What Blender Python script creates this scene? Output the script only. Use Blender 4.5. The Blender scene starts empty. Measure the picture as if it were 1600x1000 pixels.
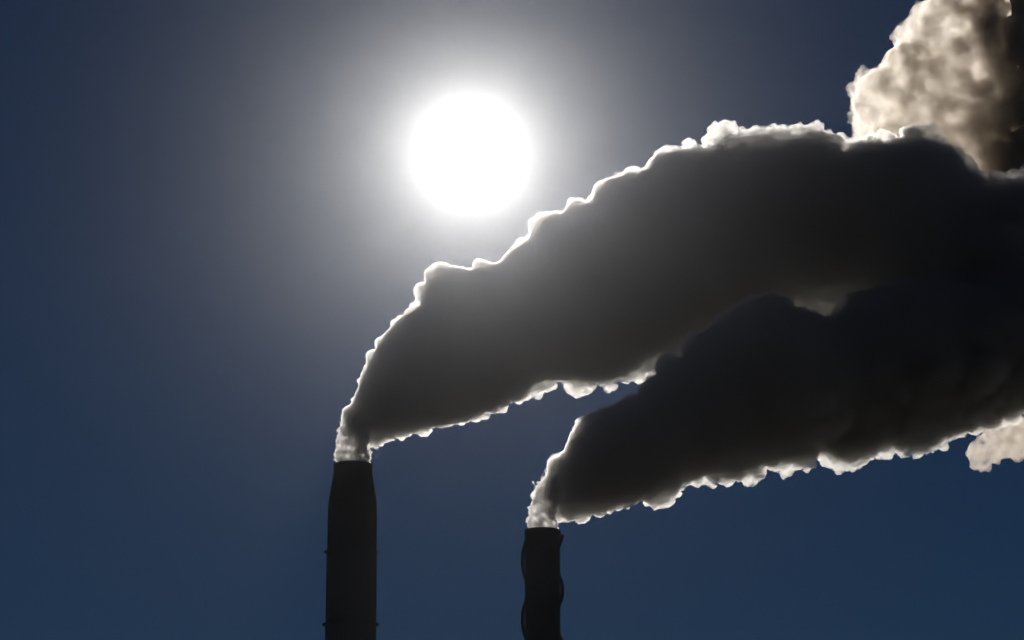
import bpy, bmesh, math, random
import numpy as np
from mathutils import Vector, Matrix
from mathutils.kdtree import KDTree
PI = math.pi
rad = math.radians
sc = bpy.context.scene
col = sc.collection

# ------------------------------------------------------------------ camera
PITCH = rad(15.5)
cam_d = bpy.data.cameras.new('camera')
cam = bpy.data.objects.new('camera', cam_d)
col.objects.link(cam)
cam_d.sensor_width = 36.0
cam_d.angle = rad(20.0)
cam_d.clip_start = 1.0
cam_d.clip_end = 60000.0
EYE = Vector((0, 0, 1.7))
cam.location = EYE
cam.rotation_euler = (rad(90) + PITCH, 0, 0)
sc.camera = cam
FPX = 800.0 / math.tan(rad(10.0))
FWD = Vector((0, math.cos(PITCH), math.sin(PITCH)))
UPV = Vector((0, -math.sin(PITCH), math.cos(PITCH)))
def ray(px, py):
    return (FWD * FPX + Vector((1, 0, 0)) * (px - 800.0) + UPV * (500.0 - py))
def at(px, py, Y):
    """Point on the ground-plan line y = Y seen at that place of the photograph (1600 x 1000)."""
    r = ray(px, py)
    return EYE + r * (Y / r.y)

# ------------------------------------------------------------------ light
SUN = ray(735, 238).normalized()
S_EL = math.asin(SUN.z)
S_AZ = math.atan2(SUN.x, SUN.y)          # from +Y towards +X
world = bpy.data.worlds.new('World')
sc.world = world
world.use_nodes = True
nt = world.node_tree
nt.nodes.clear()
out = nt.nodes.new('ShaderNodeOutputWorld')
bg = nt.nodes.new('ShaderNodeBackground')
sky = nt.nodes.new('ShaderNodeTexSky')
sky.sky_type = 'NISHITA'
sky.sun_disc = False
sky.sun_elevation = S_EL
sky.sun_rotation = S_AZ
sky.altitude = 900
sky.air_density = 1.0
sky.dust_density = 0.0
sky.ozone_density = 3.0
bg.inputs['Strength'].default_value = 0.05
tint = nt.nodes.new('ShaderNodeMix'); tint.data_type = 'RGBA'; tint.blend_type = 'MULTIPLY'
tint.inputs['Factor'].default_value = 1.0
tint.inputs[7].default_value = (0.28, 0.46, 0.68, 1)      # even blue tint that cools and darkens the sky
nt.links.new(sky.outputs[0], tint.inputs[6])
nt.links.new(tint.outputs[2], bg.inputs['Color'])
# the sun's aureole: brightness falls with the angle from the sun's direction
tc = nt.nodes.new('ShaderNodeTexCoord')
dp = nt.nodes.new('ShaderNodeVectorMath'); dp.operation = 'DOT_PRODUCT'
nrm = nt.nodes.new('ShaderNodeVectorMath'); nrm.operation = 'NORMALIZE'
nt.links.new(tc.outputs['Generated'], nrm.inputs[0])
nt.links.new(nrm.outputs[0], dp.inputs[0])
dp.inputs[1].default_value = SUN
def math_node(op, a, b=None, clamp=False):
    n = nt.nodes.new('ShaderNodeMath'); n.operation = op; n.use_clamp = clamp
    for i, v in enumerate((a, b)):
        if v is None: continue
        if isinstance(v, (int, float)): n.inputs[i].default_value = v
        else: nt.links.new(v, n.inputs[i])
    return n.outputs[0]
# chord length to the sun's direction ~ angle in radians (precise for small angles)
sb = nt.nodes.new('ShaderNodeVectorMath'); sb.operation = 'DISTANCE'
nt.links.new(nrm.outputs[0], sb.inputs[0]); sb.inputs[1].default_value = SUN
ang = math_node('MULTIPLY', sb.outputs['Value'], 180 / PI)      # degrees
def gauss(s, a):
    q = math_node('DIVIDE', ang, s)
    q = math_node('MULTIPLY', q, q)
    return math_node('MULTIPLY', math_node('EXPONENT', math_node('MULTIPLY', q, -1.0)), a)
def expo(s, a):
    q = math_node('DIVIDE', ang, -s)
    return math_node('MULTIPLY', math_node('EXPONENT', q), a)
AUR = math_node('ADD', gauss(0.90, 4.8), math_node('ADD', gauss(1.75, 0.8), expo(1.6, 1.1)))
em = nt.nodes.new('ShaderNodeBackground')
em.inputs['Color'].default_value = (1.0, 0.975, 0.93, 1)
nt.links.new(AUR, em.inputs['Strength'])
add = nt.nodes.new('ShaderNodeAddShader')
nt.links.new(bg.outputs[0], add.inputs[0]); nt.links.new(em.outputs[0], add.inputs[1])
nt.links.new(add.outputs[0], out.inputs['Surface'])
world.cycles.sampling_method = 'MANUAL'
world.cycles.sample_map_resolution = 1024

sl = bpy.data.lights.new('sun', 'SUN')
sl.energy = 5.0
sl.angle = rad(0.53)
sl.color = (1.0, 0.95, 0.88)
so = bpy.data.objects.new('sun', sl)
col.objects.link(so)
so.rotation_euler = SUN.to_track_quat('Z', 'Y').to_euler()

vs = sc.view_settings
vs.view_transform = 'Standard'; vs.look = 'None'; vs.gamma = 1.0; vs.use_curve_mapping = False
vs.exposure = -2.2
cy = sc.cycles
cy.max_bounces = 8
cy.denoising_input_passes = 'RGB'
cy.diffuse_bounces = 3
cy.volume_bounces = 6
cy.transparent_max_bounces = 256
cy.volume_max_steps = 512
cy.volume_step_rate = 1.0

GLARE_DENS = 8.5e-6
# ------------------------------------------------------------------ helpers
def tag(o, label=None, cat=None, group=None, kind=None):
    for k, v in (('label', label), ('category', cat), ('group', group), ('kind', kind)):
        if v: o[k] = v
    return o
def link_mesh(name, me, mat, parent=None, smooth=False):
    o = bpy.data.objects.new(name, me)
    col.objects.link(o)
    if mat: me.materials.append(mat)
    if parent: o.parent = parent
    if smooth:
        for p in me.polygons: p.use_smooth = True
    return o
def build(name, bm, mat, parent=None, smooth=False):
    me = bpy.data.meshes.new(name)
    bm.normal_update()
    bm.to_mesh(me); bm.free()
    return link_mesh(name, me, mat, parent, smooth)
def lathe(bm, prof, n=64, a0=0.0, a1=2 * PI):
    """prof: list of (r, z). Closed ring when the arc is a full turn."""
    full = abs(a1 - a0 - 2 * PI) < 1e-6
    m = n if full else n + 1
    rings = []
    for r, z in prof:
        rings.append([bm.verts.new((r * math.cos(a0 + (a1 - a0) * i / n), r * math.sin(a0 + (a1 - a0) * i / n), z)) for i in range(m)])
    for a, b in zip(rings, rings[1:]):
        for i in range(n):
            j = (i + 1) % m
            bm.faces.new((a[i], a[j], b[j], b[i]))
    return rings
def box(bm, c, s, rotz=0.0):
    M = Matrix.Translation(c) @ Matrix.Rotation(rotz, 4, 'Z') @ Matrix.Diagonal((s[0], s[1], s[2], 1))
    bmesh.ops.create_cube(bm, size=1.0, matrix=M)

def mat_noise(name, c1, c2, scale, rough=0.85, bump=0.3, streak=None):
    m = bpy.data.materials.new(name); m.use_nodes = True
    t = m.node_tree; b = t.nodes['Principled BSDF']
    b.inputs['Roughness'].default_value = rough
    co = t.nodes.new('ShaderNodeTexCoord'); mp = t.nodes.new('ShaderNodeMapping')
    t.links.new(co.outputs['Object'], mp.inputs[0])
    if streak: mp.inputs['Scale'].default_value = streak
    nz = t.nodes.new('ShaderNodeTexNoise'); nz.inputs['Scale'].default_value = scale
    nz.inputs['Detail'].default_value = 8
    t.links.new(mp.outputs[0], nz.inputs['Vector'])
    cr = t.nodes.new('ShaderNodeValToRGB')
    cr.color_ramp.elements[0].position = 0.3; cr.color_ramp.elements[1].position = 0.7
    cr.color_ramp.elements[0].color = (*c1, 1); cr.color_ramp.elements[1].color = (*c2, 1)
    t.links.new(nz.outputs['Fac'], cr.inputs[0]); t.links.new(cr.outputs[0], b.inputs['Base Color'])
    bp = t.nodes.new('ShaderNodeBump'); bp.inputs['Strength'].default_value = bump
    t.links.new(nz.outputs['Fac'], bp.inputs['Height']); t.links.new(bp.outputs[0], b.inputs['Normal'])
    return m
M_ground = mat_noise('dry_ground', (0.20, 0.18, 0.14), (0.34, 0.30, 0.24), 0.02, 0.95)
M_conc = mat_noise('sooty_concrete', (0.06, 0.058, 0.055), (0.09, 0.087, 0.083), 0.25, 0.9, 0.2, (1, 1, 0.15))
M_conc2 = mat_noise('weathered_cladding', (0.10, 0.097, 0.094), (0.15, 0.145, 0.14), 0.25, 0.8, 0.2, (1, 1, 0.15))
M_steel = mat_noise('dark_painted_steel', (0.035, 0.033, 0.032), (0.06, 0.057, 0.055), 0.4, 0.6, 0.1, (1, 1, 0.2))
M_soot = mat_noise('soot', (0.012, 0.012, 0.012), (0.03, 0.028, 0.026), 0.8, 0.95)

# ------------------------------------------------------------------ ground
bm = bmesh.new()
bmesh.ops.create_grid(bm, x_segments=8, y_segments=8, size=20000)
tag(build('ground', bm, M_ground), kind='structure')

# ------------------------------------------------------------------ chimneys
def empty(name, loc):
    o = bpy.data.objects.new(name, None); col.objects.link(o); o.location = loc
    return o
def mpp(Y, py):
    """metres per photograph pixel at that row, plan distance Y"""
    r = ray(800, py)
    return Y / r.y

# left chimney: tapering concrete shaft with a coned top
YL = 716.0
c = at(551.5, 726, YL); HL = c.z
k = mpp(YL, 726)
left = empty('chimney', (c.x + 0.05, YL, 0))
tag(left, 'taller left chimney with a smooth shaft narrowing into a cone at its top', 'chimney')
kz = 1.0 / math.cos(rad(12.5)) * math.cos(rad(0))
def zl(py): return at(551, py, YL).z
RB = 38.2 * k
rim_z = HL
cone_z = zl(787)
ring1, ring2 = zl(862.5), zl(976)
bm = bmesh.new()
lathe(bm, [(43.5 * k * 1.12, 0), (40.8 * k, ring2 - 60), (39.3 * k, ring2), (38.9 * k, ring1)], 96)
build('shaft', bm, M_conc2, left, True)
bm = bmesh.new()
lathe(bm, [(38.3 * k, ring1), (38.2 * k, cone_z)], 96)
build('upper_shaft', bm, M_conc, left, True)
bm = bmesh.new()
lathe(bm, [(38.2 * k, cone_z), (37.4 * k, cone_z + 0.5), (29.4 * k, rim_z - 1.3)], 96)
build('cone', bm, M_soot, left, True)
bm = bmesh.new()
lathe(bm, [(29.5 * k, rim_z - 1.3), (30.7 * k, rim_z - 1.2), (30.7 * k, rim_z - 0.25), (30.2 * k, rim_z), (28.0 * k, rim_z), (27.0 * k, rim_z - 15)], 96)
build('rim', bm, M_soot, left)
def stiff_ring(z, r, lugs):
    bm = bmesh.new()
    lathe(bm, [(r - 0.05, z - 0.3), (r + 0.16, z - 0.3), (r + 0.16, z + 0.3), (r - 0.05, z + 0.3)], 96)
    o = build('stiffening_ring', bm, M_steel, left)
    me = None
    for a in lugs:
        if me is None:
            bm = bmesh.new(); box(bm, (0, 0, 0), (0.75, 0.95, 0.85))
            bmesh.ops.bevel(bm, geom=bm.edges[:], offset=0.12, segments=2, affect='EDGES')
            me = bpy.data.meshes.new('bracket'); bm.to_mesh(me); bm.free(); me.materials.append(M_steel)
        b = bpy.data.objects.new('bracket', me); col.objects.link(b); b.parent = o
        b.location = ((r + 0.28) * math.cos(a), (r + 0.28) * math.sin(a), z); b.rotation_euler = (0, 0, a)
    return o
lug = [rad(v) for v in (0, 60, 120, 180, 240, 300)]
stiff_ring(ring1, 38.8 * k, lug)
stiff_ring(ring2, 39.5 * k, lug)
# ladder with cage rails down the far side, its hoops part of the silhouette only from the side
bm = bmesh.new()
for s in (-0.25, 0.25):
    a = rad(112)
    p = Vector((math.cos(a), math.sin(a), 0)); q = Vector((-math.sin(a), math.cos(a), 0))
    cc = p * (40.8 * k + 0.5) + q * s
    box(bm, (cc.x, cc.y, ring2 / 2 - 10), (0.06, 0.06, ring2 - 20), a)
build('ladder', bm, M_steel, left)
# flange seams of the shaft
for z in (ring2 - 18, ring2 - 36, ring2 - 54):
    stiff_ring(z, 40.6 * k - (z - ring2 + 60) * 0.0035, lug)

# right chimney: straight steel shaft with helical strakes
YR = 640.0
c = at(847.5, 829, YR); HR = c.z
k = mpp(YR, 829)
right = empty('chimney', (c.x, YR, 0))
tag(right, 'shorter right chimney, a straight dark shaft wound with helical strakes', 'chimney')
R0 = 27.4 * k
bm = bmesh.new()
lathe(bm, [(R0 * 1.25, 0), (R0 * 1.25, 0.4), (R0, 30), (R0, HR - 0.5)], 96)
build('shaft', bm, M_steel, right, True)
bm = bmesh.new()
lathe(bm, [(R0, HR - 0.9), (R0 + 0.14, HR - 0.8), (R0 + 0.14, HR), (R0 - 0.25, HR), (R0 - 0.3, HR - 15)], 96)
build('rim', bm, M_soot, right)
def zr(py): return at(848, py, YR).z
# one strake each third of a turn; bulges at photo rows 876 and 968 on the left, 921 on the right
pitch3 = (zr(876) - zr(968))            # spacing of bulges on one side
PITCHH = pitch3 * 3
H = 6.6 * k
ztop = zr(835.5)
zc = zr(876)                            # azimuth PI (left) at this height for strake 0
for sidx in range(3):
    bm = bmesh.new()
    z0 = HR * 0.30
    n = int((ztop - z0) / 0.35)
    rows = []
    for i in range(n + 1):
        z = z0 + (ztop - z0) * i / n
        a = PI + 2 * PI * (z - zc) / PITCHH + sidx * 2 * PI / 3
        ca, sa = math.cos(a), math.sin(a)
        ta = Vector((-sa, ca, 0))
        rr = []
        for (r, w) in ((R0 + 0.13, -0.09), (R0 + H, -0.09), (R0 + H, 0.09), (R0 + 0.13, 0.09)):
            rr.append(bm.verts.new((r * ca + ta.x * w, r * sa + ta.y * w, z)))
        rows.append(rr)
    for A, B in zip(rows, rows[1:]):
        for i in range(4):
            j = (i + 1) % 4
            bm.faces.new((A[i], A[j], B[j], B[i]))
    bm.faces.new(rows[0][::-1]); bm.faces.new(rows[-1])
    st = build('strake', bm, M_steel, right)
    # brackets that hold the strake off the shaft, every 30 degrees
    me = None
    z = ztop - 0.4
    # bracket rows centred on the silhouette
    step = PITCHH / 12
    kk = 0
    zz = zc + (sidx * -PITCHH / 3)
    zz -= math.floor((zz - z0) / step) * step
    while zz < ztop - 0.2:
        if zz > z0:
            if me is None:
                bmb = bmesh.new(); box(bmb, (0, 0, 0), (0.62, 0.22, 0.3))
                me = bpy.data.meshes.new('bracket'); bmb.to_mesh(me); bmb.free(); me.materials.append(M_steel)
            a = PI + 2 * PI * (zz - zc) / PITCHH + sidx * 2 * PI / 3
            b = bpy.data.objects.new('bracket', me); col.objects.link(b); b.parent = st
            b.location = ((R0 + 0.2) * math.cos(a), (R0 + 0.2) * math.sin(a), zz); b.rotation_euler = (0, 0, a)
        zz += step

# ------------------------------------------------------------------ smoke
VOX = 0.45
def smoke_mat(name, dens, aniso, color, skin=0.0, het=None):
    m = bpy.data.materials.new(name); m.use_nodes = True
    t = m.node_tree; t.nodes.clear()
    o = t.nodes.new('ShaderNodeOutputMaterial')
    v = t.nodes.new('ShaderNodeVolumePrincipled')
    v.inputs['Color'].default_value = (*color, 1)
    v.inputs['Anisotropy'].default_value = aniso
    v.inputs['Density'].default_value = dens
    v.inputs['Density Attribute'].default_value = ''
    t.links.new(v.outputs[0], o.inputs['Volume'])
    # the boundary of the smoke lets light straight through, a trace of it caught by the outermost droplets
    tr = t.nodes.new('ShaderNodeBsdfTransparent'); tl = t.nodes.new('ShaderNodeBsdfTranslucent')
    tl.inputs['Color'].default_value = (*color, 1)
    mx = t.nodes.new('ShaderNodeMixShader'); mx.inputs[0].default_value = 0.002
    t.links.new(tr.outputs[0], mx.inputs[1]); t.links.new(tl.outputs[0], mx.inputs[2])
    t.links.new(mx.outputs[0], o.inputs['Surface'])
    if het:
        scale, lo, hi, det = het
        co = t.nodes.new('ShaderNodeTexCoord')
        nz = t.nodes.new('ShaderNodeTexNoise'); nz.inputs['Scale'].default_value = scale
        nz.inputs['Detail'].default_value = det; nz.inputs['Roughness'].default_value = 0.6
        t.links.new(co.outputs['Object'], nz.inputs['Vector'])
        mr = t.nodes.new('ShaderNodeMapRange')
        mr.inputs['From Min'].default_value = lo; mr.inputs['From Max'].default_value = hi
        mr.inputs['To Min'].default_value = 0.0; mr.inputs['To Max'].default_value = dens
        t.links.new(nz.outputs['Fac'], mr.inputs['Value'])
        t.links.new(mr.outputs[0], v.inputs['Density'])
    return m

def uneven(m, me, dens, scale, lo, hi, step, detail=3, x0=0, x1=1, thick=1.0, rough=0.55, frm=(0.38, 0.75), warp=0.0):
    """Density varies through the smoke with a noise, from lo*dens to hi*dens, times `thick` from x0 to x1."""
    t = m.node_tree; v = [n for n in t.nodes if n.type == 'PRINCIPLED_VOLUME'][0]
    co = t.nodes.new('ShaderNodeTexCoord')
    nz = t.nodes.new('ShaderNodeTexNoise'); nz.inputs['Scale'].default_value = scale
    nz.inputs['Detail'].default_value = detail; nz.inputs['Roughness'].default_value = rough
    t.links.new(co.outputs['Object'], nz.inputs['Vector'])
    mr = t.nodes.new('ShaderNodeMapRange')
    mr.inputs['From Min'].default_value = frm[0]; mr.inputs['From Max'].default_value = frm[1]
    mr.inputs['To Min'].default_value = lo * dens; mr.inputs['To Max'].default_value = hi * dens
    t.links.new(nz.outputs['Fac'], mr.inputs['Value'])
    res = mr.outputs[0]
    if thick != 1.0:
        sx = t.nodes.new('ShaderNodeSeparateXYZ'); t.links.new(co.outputs['Object'], sx.inputs[0])
        m2 = t.nodes.new('ShaderNodeMapRange'); m2.interpolation_type = 'SMOOTHSTEP'
        m2.inputs['From Min'].default_value = x0; m2.inputs['From Max'].default_value = x1
        m2.inputs['To Min'].default_value = 1.0; m2.inputs['To Max'].default_value = thick
        n2 = t.nodes.new('ShaderNodeTexNoise'); n2.inputs['Scale'].default_value = 0.05; n2.inputs['Detail'].default_value = 2
        t.links.new(co.outputs['Object'], n2.inputs['Vector'])
        wb = t.nodes.new('ShaderNodeMath'); wb.operation = 'MULTIPLY_ADD'
        wb.inputs[1].default_value = warp; t.links.new(n2.outputs['Fac'], wb.inputs[0]); t.links.new(sx.outputs[0], wb.inputs[2])
        ws = t.nodes.new('ShaderNodeMath'); ws.operation = 'SUBTRACT'; ws.inputs[1].default_value = warp / 2
        t.links.new(wb.outputs[0], ws.inputs[0]); t.links.new(ws.outputs[0], m2.inputs['Value'])
        mu = t.nodes.new('ShaderNodeMath'); mu.operation = 'MULTIPLY'
        t.links.new(res, mu.inputs[0]); t.links.new(m2.outputs[0], mu.inputs[1])
        res = mu.outputs[0]
    t.links.new(res, v.inputs['Density'])
    co_ = np.empty(len(me.vertices) * 3, np.float32); me.vertices.foreach_get('co', co_)
    dims = np.ptp(co_.reshape(-1, 3), axis=0)
    m.cycles.volume_step_rate = step / (dims.mean() / 10.0)

def points_to_mesh(name, P, Rr, voxel, disp=()):
    """Union of many spheres as one closed surface."""
    me = bpy.data.meshes.new(name + '_points')
    me.from_pydata([tuple(p) for p in P], [], [])
    at_ = me.attributes.new('rad', 'FLOAT', 'POINT'); at_.data.foreach_set('value', np.asarray(Rr, dtype=np.float32))
    o = bpy.data.objects.new(name, me); col.objects.link(o)
    g = bpy.data.node_groups.new('puffs', 'GeometryNodeTree')
    g.interface.new_socket('Geometry', in_out='INPUT', socket_type='NodeSocketGeometry')
    g.interface.new_socket('Geometry', in_out='OUTPUT', socket_type='NodeSocketGeometry')
    gi = g.nodes.new('NodeGroupInput'); go = g.nodes.new('NodeGroupOutput')
    mp = g.nodes.new('GeometryNodeMeshToPoints')
    pv = g.nodes.new('GeometryNodePointsToVolume'); pv.resolution_mode = 'VOXEL_SIZE'
    pv.inputs['Voxel Size'].default_value = voxel
    na = g.nodes.new('GeometryNodeInputNamedAttribute'); na.data_type = 'FLOAT'; na.inputs['Name'].default_value = 'rad'
    vm = g.nodes.new('GeometryNodeVolumeToMesh')
    vm.inputs['Threshold'].default_value = 0.5
    g.links.new(gi.outputs[0], mp.inputs[0]); g.links.new(mp.outputs[0], pv.inputs[0])
    g.links.new(na.outputs['Attribute'], pv.inputs['Radius'])
    g.links.new(pv.outputs[0], vm.inputs[0]); g.links.new(vm.outputs[0], go.inputs[0])
    m = o.modifiers.new('gn', 'NODES'); m.node_group = g
    for i, (sz, st, dep, kind) in enumerate(disp):
        tx = bpy.data.textures.new('billow', kind)
        tx.noise_scale = sz
        if kind == 'CLOUDS': tx.noise_depth = dep
        if kind == 'VORONOI': tx.distance_metric = 'DISTANCE'
        d = o.modifiers.new('d%d' % i, 'DISPLACE'); d.texture = tx; d.strength = st; d.mid_level = 0.5 if kind == 'CLOUDS' else 0.35
        d.texture_coords = 'LOCAL'
    dg = bpy.context.evaluated_depsgraph_get()
    ev = o.evaluated_get(dg)
    new = bpy.data.meshes.new_from_object(ev, depsgraph=dg)
    new.name = name; new.materials.clear()
    bpy.data.objects.remove(o); bpy.data.meshes.remove(me); bpy.data.node_groups.remove(g)
    print(name, 'points', len(P), 'faces', len(new.polygons), round(time.time() - T0, 1))
    return new

def lerp_stations(st, t):
    """st: sorted list of tuples, t = fractional index"""
    i = min(int(t), len(st) - 2); f = t - i
    return [a + (b - a) * f for a, b in zip(st[i], st[i + 1])]

def unit(rng):
    v = rng.normal(size=3); return v / np.linalg.norm(v)

def puffs(seeds, rng, levels, min_r):
    """Each sphere grows smaller ones on its outward side: seeds = (centre, radius, outward or None);
    levels = [(count per sphere, ratio lo, ratio hi, sink)]"""
    P = [np.array(s[0]) for s in seeds]; R = [s[1] for s in seeds]
    cur = [(np.array(s[0]), s[1], s[2] if len(s) > 2 and s[2] is not None else np.zeros(3)) for s in seeds]
    for (n, lo, hi, sink) in levels:
        nxt = []
        for p, r, o in cur:
            for _ in range(n):
                q = r * rng.uniform(lo, hi)
                if q < min_r: continue
                d = unit(rng) + o * 0.7
                d /= np.linalg.norm(d)
                nxt.append((p + d * (r - q * sink * rng.uniform(0.5, 1.3)), q, d))
        P += [c[0] for c in nxt]; R += [c[1] for c in nxt]; cur = nxt
    return P, R

def fill(poly, grid, rng):
    """Points spread through a closed outline, with their distances from it."""
    poly = np.asarray(poly, float); P = np.vstack([poly, poly[:1]])
    seg = np.hypot(*np.diff(P, axis=0).T); cum = np.concatenate([[0], np.cumsum(seg)])
    u = np.arange(0, cum[-1], 0.7)
    ring = np.column_stack([np.interp(u, cum, P[:, 0]), np.interp(u, cum, P[:, 1])])
    kd = KDTree(len(ring))
    for i, (x, y) in enumerate(ring): kd.insert((x, y, 0), i)
    kd.balance()
    pts = []; dist = []
    A, B = P[:-1], P[1:]
    for y in np.arange(poly[:, 1].min() + 0.37, poly[:, 1].max(), grid):
        m = (A[:, 1] > y) != (B[:, 1] > y)
        xs = np.sort(A[m, 0] + (B[m, 0] - A[m, 0]) * (y - A[m, 1]) / (B[m, 1] - A[m, 1]))
        for x0, x1 in zip(xs[::2], xs[1::2]):
            for x in np.arange(x0 + rng.uniform(0, grid), x1, grid):
                r = kd.find((x, y, 0))[2]
                if r > 1.0 and rng.uniform() < min(1.0, max(0.15, 16.0 / r)):
                    pts.append((x, y)); dist.append(r)
    return np.array(pts), np.array(dist)

def scallop(poly, size, rng, levels=((0.9, 4.6, 0.25, 0.6), (0.4, 1.5, 0.25, 0.6), (0.22, 0.5, 0.2, 0.5))):
    """Turn a closed outline into one made of outward bulges, then of smaller bulges on those."""
    poly = np.asarray(poly, float)
    x, y = poly.T; sgn = 1.0 if np.sum(x * np.roll(y, -1) - np.roll(x, -1) * y) > 0 else -1.0
    for (c0, c1, h0, h1) in levels:
        P = np.vstack([poly, poly[:1]]); seg = np.hypot(*np.diff(P, axis=0).T); cum = np.concatenate([[0], np.cumsum(seg)])
        pos = lambda u: np.array((np.interp(u, cum, P[:, 0]), np.interp(u, cum, P[:, 1])))
        cuts = [0.0]
        while cuts[-1] < cum[-1]:
            cuts.append(cuts[-1] + size(pos(cuts[-1])[0]) * rng.uniform(c0, c1))
        cuts[-1] = cum[-1]
        res = []
        for u, v in zip(cuts, cuts[1:]):
            a, b = pos(u), pos(v); ch = b - a; L = np.hypot(*ch)
            if L < 0.8: continue
            n_ = np.array((ch[1], -ch[0])) / L * sgn
            h = L * rng.uniform(h0, h1) * rng.choice([0.25, 1.0], p=[0.25, 0.75])
            shift = -n_ * h * 0.5
            for i in range(6):
                f = i / 6
                res.append(a + ch * f + n_ * h * math.sqrt(max(0.0, 1 - (2 * f - 1) ** 2)) + shift)
        poly = np.array(res)
    return poly

def billow(top, bot, depth, rng, lobe, cover=1.0, grid=2.0):
    """A rounded body whose outline is top + bot: big spheres that fill it, and lobes all over its surface.
    depth: plan distance at each point of top; lobe: [(x, lobe radius)]."""
    top = np.array(top, float); bot = np.array(bot, float)
    poly = np.vstack([top, bot[::-1]])
    mid = (top + bot) / 2; o = np.argsort(mid[:, 0])
    Yof = lambda x: float(np.interp(x, mid[o, 0], np.array(depth)[o]))
    lx = [a[0] for a in lobe]; ly = [a[1] for a in lobe]
    size = lambda x: float(np.interp(x, lx, ly))
    poly = scallop(poly, size, rng)
    pts, d = fill(poly, grid, rng)
    order = np.argsort(-d); pts = pts[order]; d = d[order]
    alive = np.ones(len(pts), bool); acc = []
    for i in range(len(pts)):                # biggest first; drop every sphere that it already covers
        if not alive[i]: continue
        (x, y), r = pts[i], d[i]
        acc.append((x, y, r))
        sub = slice(i + 1, None)
        tol = np.maximum(0.45, d[sub] * 0.045)
        alive[sub] &= np.hypot(pts[sub, 0] - x, pts[sub, 1] - y) + d[sub] >= r + tol
    acc = np.array(acc)
    core = []; seeds = []
    for x, y, r in acc:
        s = size(x); Y = Yof(x); k = mpp(Y, y)
        core.append((np.array(at(x, y, Y + (rng.uniform(-0.6, 0.6) * k * min(r, 12)))), r * k))
    # lobes over the front and the back
    for (x, y, r) in acc[acc[:, 2] > 45]:   # broad billows bulging towards the front and the back
        Y = Yof(x); k = mpp(Y, y); c = np.array(at(x, y, Y))
        for _ in range(26):
            u = unit(rng)
            if abs(u[1]) < 0.78: continue
            q = r * rng.uniform(0.28, 0.45)
            core.append((c + u * (r - q * 0.55) * k, q * k))
    C = np.array([c for c, r in core]); Rr = np.array([r for c, r in core])
    for c, rc in zip(C, Rr):
        k = mpp(c[1], 500.0)
        if rc < 6 * k: continue
        s = min(size(800 + c[0] / k), rc / k * 0.5) * k
        n = int(min(160, cover * 1.6 * (rc / s) ** 2))
        U = rng.normal(size=(n, 3)); U /= np.linalg.norm(U, axis=1)[:, None]
        U = U[np.abs(U[:, 1]) > 0.35]
        if not len(U): continue
        Pn = c + U * rc
        near = np.linalg.norm(C - c, axis=1) < Rr + rc
        dist = (np.linalg.norm(Pn[:, None] - C[near][None], axis=2) - Rr[near][None]).min(axis=1)
        for p, u in zip(Pn[dist > -0.3 * s], U[dist > -0.3 * s]):
            q = s * rng.choice([0.6, 0.9, 1.2, 1.6], p=[.3, .3, .25, .15])
            seeds.append((p - u * q * 0.72, q, u))
    return core, seeds

import time
T0 = time.time()
def inset(edge, other, amounts):
    """Move each edge point towards the opposite edge by the amount (photo px) given for its x."""
    xs = [a[0] for a in amounts]; ys = [a[1] for a in amounts]
    res = []
    for (x, y), (u, v) in zip(edge, other):
        d = float(np.interp(x, xs, ys)); L = math.hypot(u - x, v - y)
        d = min(d, L * 0.4)
        res.append((x + (u - x) / L * d, y + (v - y) / L * d))
    return res
def blobs_at(lst):
    return [(np.array(at(x, y, Y)), r * mpp(Y, y)) for x, y, r, Y in lst]
def grow(core, seeds, rng, levels, min_r):
    P, R = puffs(seeds, rng, levels, min_r)
    return P + [c for c, r in core], R + [r for c, r in core]
def densify(poly, n):
    """Insert points between so that insets can vary along the edge."""
    res = []
    for a, b in zip(poly, poly[1:]):
        for i in range(n): res.append(tuple(a[j] + (b[j] - a[j]) * i / n for j in range(len(a))))
    return res + [tuple(poly[-1])]
LV = [(9, 0.3, 0.55, 0.4), (5, 0.35, 0.55, 0.35)]

M_dense = smoke_mat('dense_smoke', 0.58, 0.78, (0.97, 0.958, 0.94))
M_fringe = smoke_mat('thin_smoke', 0.20, 0.77, (0.97, 0.955, 0.935))

# --- left plume
topL = [(523,724),(526,700),(528,672),(531,640),(549,625),(560,598),(571,560),(588,535),(612,504),(636,488),(648,480),(652,450),(665,425),(685,406),(720,419),(775,411),(790,400),(800,385),(850,345),(885,318),(915,320),(930,298),(965,272),(1010,262),(1050,229),(1110,210),(1165,205),(1215,206),(1270,184),(1314,222),(1345,232),(1388,228),(1402,200),(1440,190),(1474,206),(1490,250),(1512,292),(1545,285),(1600,262),(1650,256),(1700,250)]
botL = [(583,726),(585,714),(588,706),(592,700),(600,694),(610,689),(622,685),(640,681),(658,677),(675,672),(690,669),(700,666),(715,663),(735,658),(750,654),(765,650),(780,645),(795,636),(812,628),(838,612),(870,598),(905,606),(940,612),(975,603),(1005,588),(1060,572),(1120,560),(1180,545),(1230,505),(1275,495),(1340,505),(1365,515),(1390,525),(1410,535),(1430,545),(1450,555),(1475,562),(1510,580),(1550,595),(1600,615),(1640,640)]
nL = len(topL)
depL = [716 + 14 * math.sin(i / (nL - 1) * PI) - 22 * max(0, (i - 24) / (nL - 25)) for i in range(nL)]
topL, botL, depL = densify(topL, 3), densify(botL, 3), [d[0] for d in densify([(d,) for d in depL], 3)]
lobeL = [(550,5),(620,9),(760,11),(900,15),(1050,20),(1250,26),(1700,34)]
rng = np.random.default_rng(5)
left_plume = empty('smoke_plume', at(552, 722, 716))
tag(left_plume, 'thick dark smoke plume pouring from the taller left chimney, its billowing edges lit white', 'smoke')
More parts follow.
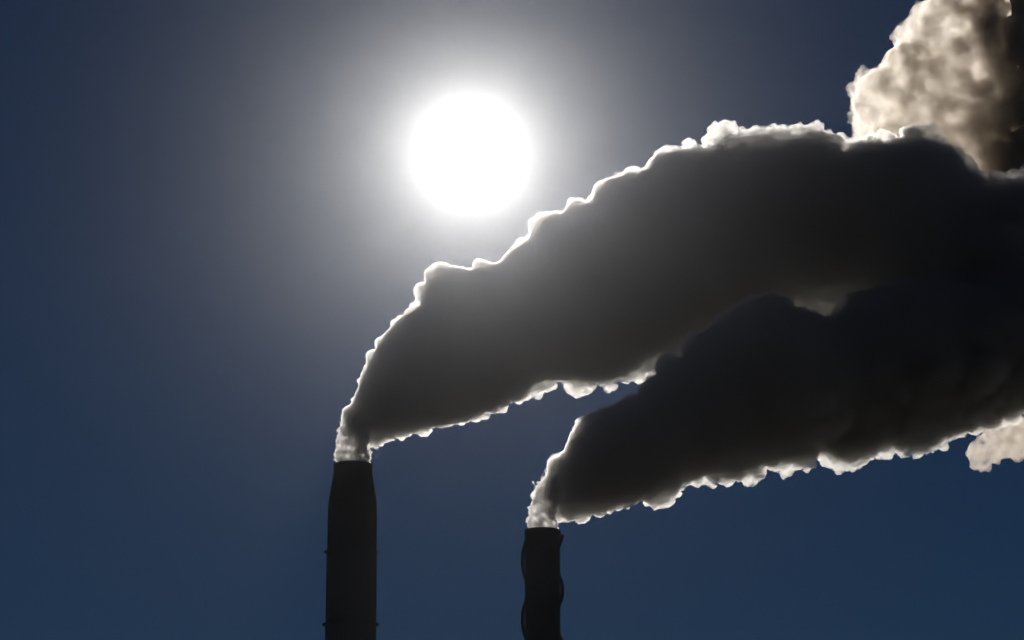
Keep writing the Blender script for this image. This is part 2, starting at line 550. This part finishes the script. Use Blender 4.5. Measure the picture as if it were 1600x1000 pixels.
ti = inset(topL, botL, [(520,9),(535,3),(560,0),(850,0),(900,1),(960,4),(1000,3),(1035,6),(1055,22),(1080,12),(1105,34),(1135,48),(1160,36),(1195,58),(1225,30),(1250,14),(1280,24),(1310,18),(1345,16),(1390,8),(1440,10),(1500,20),(1700,14)])
bi = inset(botL, topL, [(580,2),(640,0),(735,0),(750,4),(775,2),(795,7),(820,1),(840,8),(880,15),(910,5),(925,18),(960,8),(985,17),(1010,26),(1060,40),(1120,70),(1180,90),(1280,105),(1340,80),(1400,30),(1700,8)])
core, seeds = billow(ti[7:], bi[7:], depL[7:], rng, lobeL)
curls = [(540,648,7,716),(552,660,11,716),(563,676,10,715),(571,690,9,716),(576,702,6,714),(560,692,6,717)]
for _ in range(46):
    curls.append((rng.uniform(530, 582), rng.uniform(655, 712), rng.uniform(2.4, 5.0), 716 + rng.uniform(-3.5, 3.5)))
seeds += blobs_at(curls)
P, R = grow(core, seeds, rng, LV, 0.34)
meL = points_to_mesh('dense_smoke', P, R, VOX, [(1.8, 0.5, 3, 'CLOUDS')])
def smoke_part(name, me, mat, parent):
    o = link_mesh(name, me, mat, smooth=True)
    o.parent = parent; o.matrix_parent_inverse = Matrix.Translation(-parent.location)
    return o
smoke_part('dense_smoke', meL, M_dense, left_plume)
rng = np.random.default_rng(6)
tf = inset(topL, botL, [(520,0),(560,5),(850,6),(900,4),(950,0),(1700,0)])
bf = inset(botL, topL, [(580,0),(640,5),(730,5),(745,0),(1700,0)])
core, seeds = billow(tf[5:], bf[5:], depL[5:], rng, [(a, b * 0.8) for a, b in lobeL])
seeds += blobs_at([(589,712,4.5,716),(592,705,4,716),(586,719,3,716),(592,716,2.5,716),(966,277,10,730),(1112,220,15,726),(1160,216,17,726)])
P, R = grow(core, seeds, rng, LV, 0.32)
meLf = points_to_mesh('thin_smoke', P, R, VOX, [(1.2, 0.4, 3, 'CLOUDS')])
uneven(M_fringe, meLf, 0.26, 0.35, 0.15, 3.0, 1.7, 3)
smoke_part('thin_smoke', meLf, M_fringe, left_plume)
# curling, half-transparent smoke in the mouth of the chimney
def mouth(parent, blobs, seed, x0, x1):
    rng = np.random.default_rng(seed)
    P, R = puffs(blobs_at(blobs), rng, [(14, 0.25, 0.5, 0.6), (6, 0.3, 0.5, 0.5)], 0.25)
    me = points_to_mesh('mouth_smoke', P, R, 0.3, [(0.9, 0.35, 2, 'CLOUDS')])
    m = smoke_mat('mouth_smoke', 0.5, 0.72, (0.92, 0.905, 0.89))
    uneven(m, me, 0.36, 0.55, 0.05, 4.2, 0.4, 4, x0, x1, 2.5, 0.6, (0.40, 0.68))
    smoke_part('mouth_smoke', me, m, parent)
mouth(left_plume, [(552,716,26,716),(551,704,24,716),(552,692,24,716),(553,680,24,716),(556,668,23,717),(536,715,12,714),(568,715,12,718),(536,712,11,719),(568,712,12,713)], 21, at(552,700,716).x, at(575,700,716).x)

# --- right plume
topR = [(821,828),(824,800),(831,768),(850,742),(852,714),(880,702),(886,680),(897,658),(925,642),(960,630),(995,612),(1015,588),(1020,565),(1042,552),(1075,545),(1105,518),(1118,490),(1165,470),(1220,466),(1270,506),(1315,465),(1360,445),(1420,440),(1500,430),(1600,400),(1700,380)]
botR = [(876,830),(878,823),(882,820),(890,819),(900,817),(910,815),(922,812),(935,808),(950,803),(975,796),(990,790),(1005,785),(1020,778),(1040,772),(1060,766),(1090,757),(1125,745),(1165,742),(1205,736),(1245,728),(1275,714),(1330,708),(1385,712),(1455,702),(1515,664),(1700,628)]
nR = len(topR)
depR = [640 + 52 * max(0, (i - 11) / (nR - 12)) ** 1.3 for i in range(nR)]
topR, botR, depR = densify(topR, 3), densify(botR, 3), [d[0] for d in densify([(d,) for d in depR], 3)]
lobeR = [(850,5),(920,10),(1000,13),(1100,20),(1250,26),(1700,32)]
right_plume = empty('smoke_plume', at(848, 825, 640))
tag(right_plume, 'darker lower smoke plume drifting right from the shorter chimney with spiral strakes', 'smoke')
ti = inset(topR, botR, [(820,18),(835,14),(850,6),(880,2),(900,0),(1700,0)])
bi = inset(botR, topR, [(870,2),(930,0),(970,2),(1000,0),(1105,0),(1130,12),(1165,9),(1200,12),(1250,17),(1275,8),(1295,0),(1325,6),(1350,0),(1385,9),(1430,5),(1455,0),(1700,2)])
rng = np.random.default_rng(11)
core, seeds = billow(ti[7:], bi[7:], depR[7:], rng, lobeR)
curls = [(864,765,13,640),(870,785,11,640),(872,800,7,640),(873,812,4,640),(860,745,8,641)]
for _ in range(40):
    curls.append((rng.uniform(830, 862), rng.uniform(752, 815), rng.uniform(2.4, 4.6), 640 + rng.uniform(-3, 3)))
seeds += blobs_at(curls)
P, R = grow(core, seeds, rng, LV, 0.32)
meR = points_to_mesh('dense_smoke', P, R, VOX * 0.93, [(1.6, 0.5, 3, 'CLOUDS')])
smoke_part('dense_smoke', meR, M_dense, right_plume)
rng = np.random.default_rng(12)
tf = inset(topR, botR, [(820,0),(850,0),(900,4),(1000,6),(1700,6)])
bf = inset(botR, topR, [(870,0),(920,5),(1100,5),(1120,0),(1270,0),(1285,5),(1310,0),(1450,0),(1470,5),(1700,5)])
core, seeds = billow(tf[4:], bf[4:], depR[4:], rng, [(a, b * 0.8) for a, b in lobeR])
P, R = grow(core, seeds, rng, LV, 0.3)
meRf = points_to_mesh('thin_smoke', P, R, VOX * 0.93, [(1.1, 0.4, 3, 'CLOUDS')])
M_fringe2 = M_fringe.copy(); M_fringe2.name = 'thin_smoke_low'
uneven(M_fringe2, meRf, 0.26, 0.35, 0.15, 3.0, 1.7, 3)
smoke_part('thin_smoke', meRf, M_fringe2, right_plume)
mouth(right_plume, [(848,818,24,640),(848,806,23,640),(849,794,22,640),(851,782,20,640),(855,768,20,640),(860,754,16,640),(834,818,11,638),(862,818,11,642)], 22, at(852,790,640).x, at(872,790,640).x)

# --- pale cloud, upper right: density uneven, thickening towards +X
rng = np.random.default_rng(3)
blobs = [(1385,150,50,810),(1362,190,32,806),(1440,60,40,812),(1420,110,45,806),(1480,30,48,815),(1460,130,70,815),(1420,200,60,812),(1350,208,20,806),(1500,200,70,815),(1510,90,62,818),(1490,270,50,812),(1530,20,45,812),(1550,150,60,822),(1430,250,50,812),(1560,270,70,820),(1590,80,60,825),(1640,40,70,830),(1640,160,80,830),(1640,280,80,830),(1600,-30,50,825),(1720,100,80,830)]
P, R = puffs(blobs_at(blobs), rng, [(18, 0.2, 0.42, 0.45), (10, 0.3, 0.5, 0.35), (7, 0.3, 0.5, 0.3)], 0.45)
meC = points_to_mesh('cloud', P, R, 0.45, [(2.6, 1.3, 4, 'CLOUDS')])
xa = at(1510, 150, 815).x; xb = at(1650, 150, 815).x
M_pale = smoke_mat('thinning_smoke', 0.12, 0.78, (0.99, 0.935, 0.868))
uneven(M_pale, meC, 0.135, 0.15, 0.10, 3.8, 1.1, 5, xa, xb, 8.0, warp=34.0)
o = link_mesh('smoke_cloud', meC, M_pale, smooth=True)
tag(o, 'pale peach-coloured cloud of thinning smoke in the upper right corner, above the dark plume', 'smoke')
blobs = [(1533,716,20,724),(1528,704,18,722),(1548,700,26,724),(1575,688,30,726),(1600,684,34,728),(1640,676,40,730),(1560,672,26,726),(1690,668,36,730),(1543,730,9,724),(1590,712,12,726)]
P, R = puffs(blobs_at(blobs), rng, [(14, 0.25, 0.45, 0.6), (7, 0.3, 0.5, 0.5), (5, 0.3, 0.5, 0.45)], 0.35)
meD = points_to_mesh('cloud', P, R, 0.42, [(2.0, 0.6, 3, 'CLOUDS')])
M_tuft = smoke_mat('tuft_smoke', 0.10, 0.72, (0.97, 0.89, 0.80))
uneven(M_tuft, meD, 0.13, 0.28, 0.1, 3.6, 0.7, 4)
o = link_mesh('smoke_cloud', meD, M_tuft, smooth=True)
tag(o, 'small pale tuft of smoke hanging under the dark plume at the right edge', 'smoke')
print('smoke built in', time.time() - T0)

# ------------------------------------------------------------------ added glare haze
m = bpy.data.materials.new('glare_air'); m.use_nodes = True  # thin forward-scattering volume, added to stand in for the lens's veiling glare
t = m.node_tree; t.nodes.clear()
o_ = t.nodes.new('ShaderNodeOutputMaterial'); v = t.nodes.new('ShaderNodeVolumePrincipled')
v.inputs['Color'].default_value = (0.575, 0.59, 0.635, 1)
v.inputs['Anisotropy'].default_value = 0.965
v.inputs['Density'].default_value = GLARE_DENS / 0.6
v.inputs['Density Attribute'].default_value = ''
t.links.new(v.outputs[0], o_.inputs['Volume'])
bm = bmesh.new()
box(bm, (0, 435, 139), (700, 1000, 280))
tag(build('glare_haze', bm, m), kind='stuff')
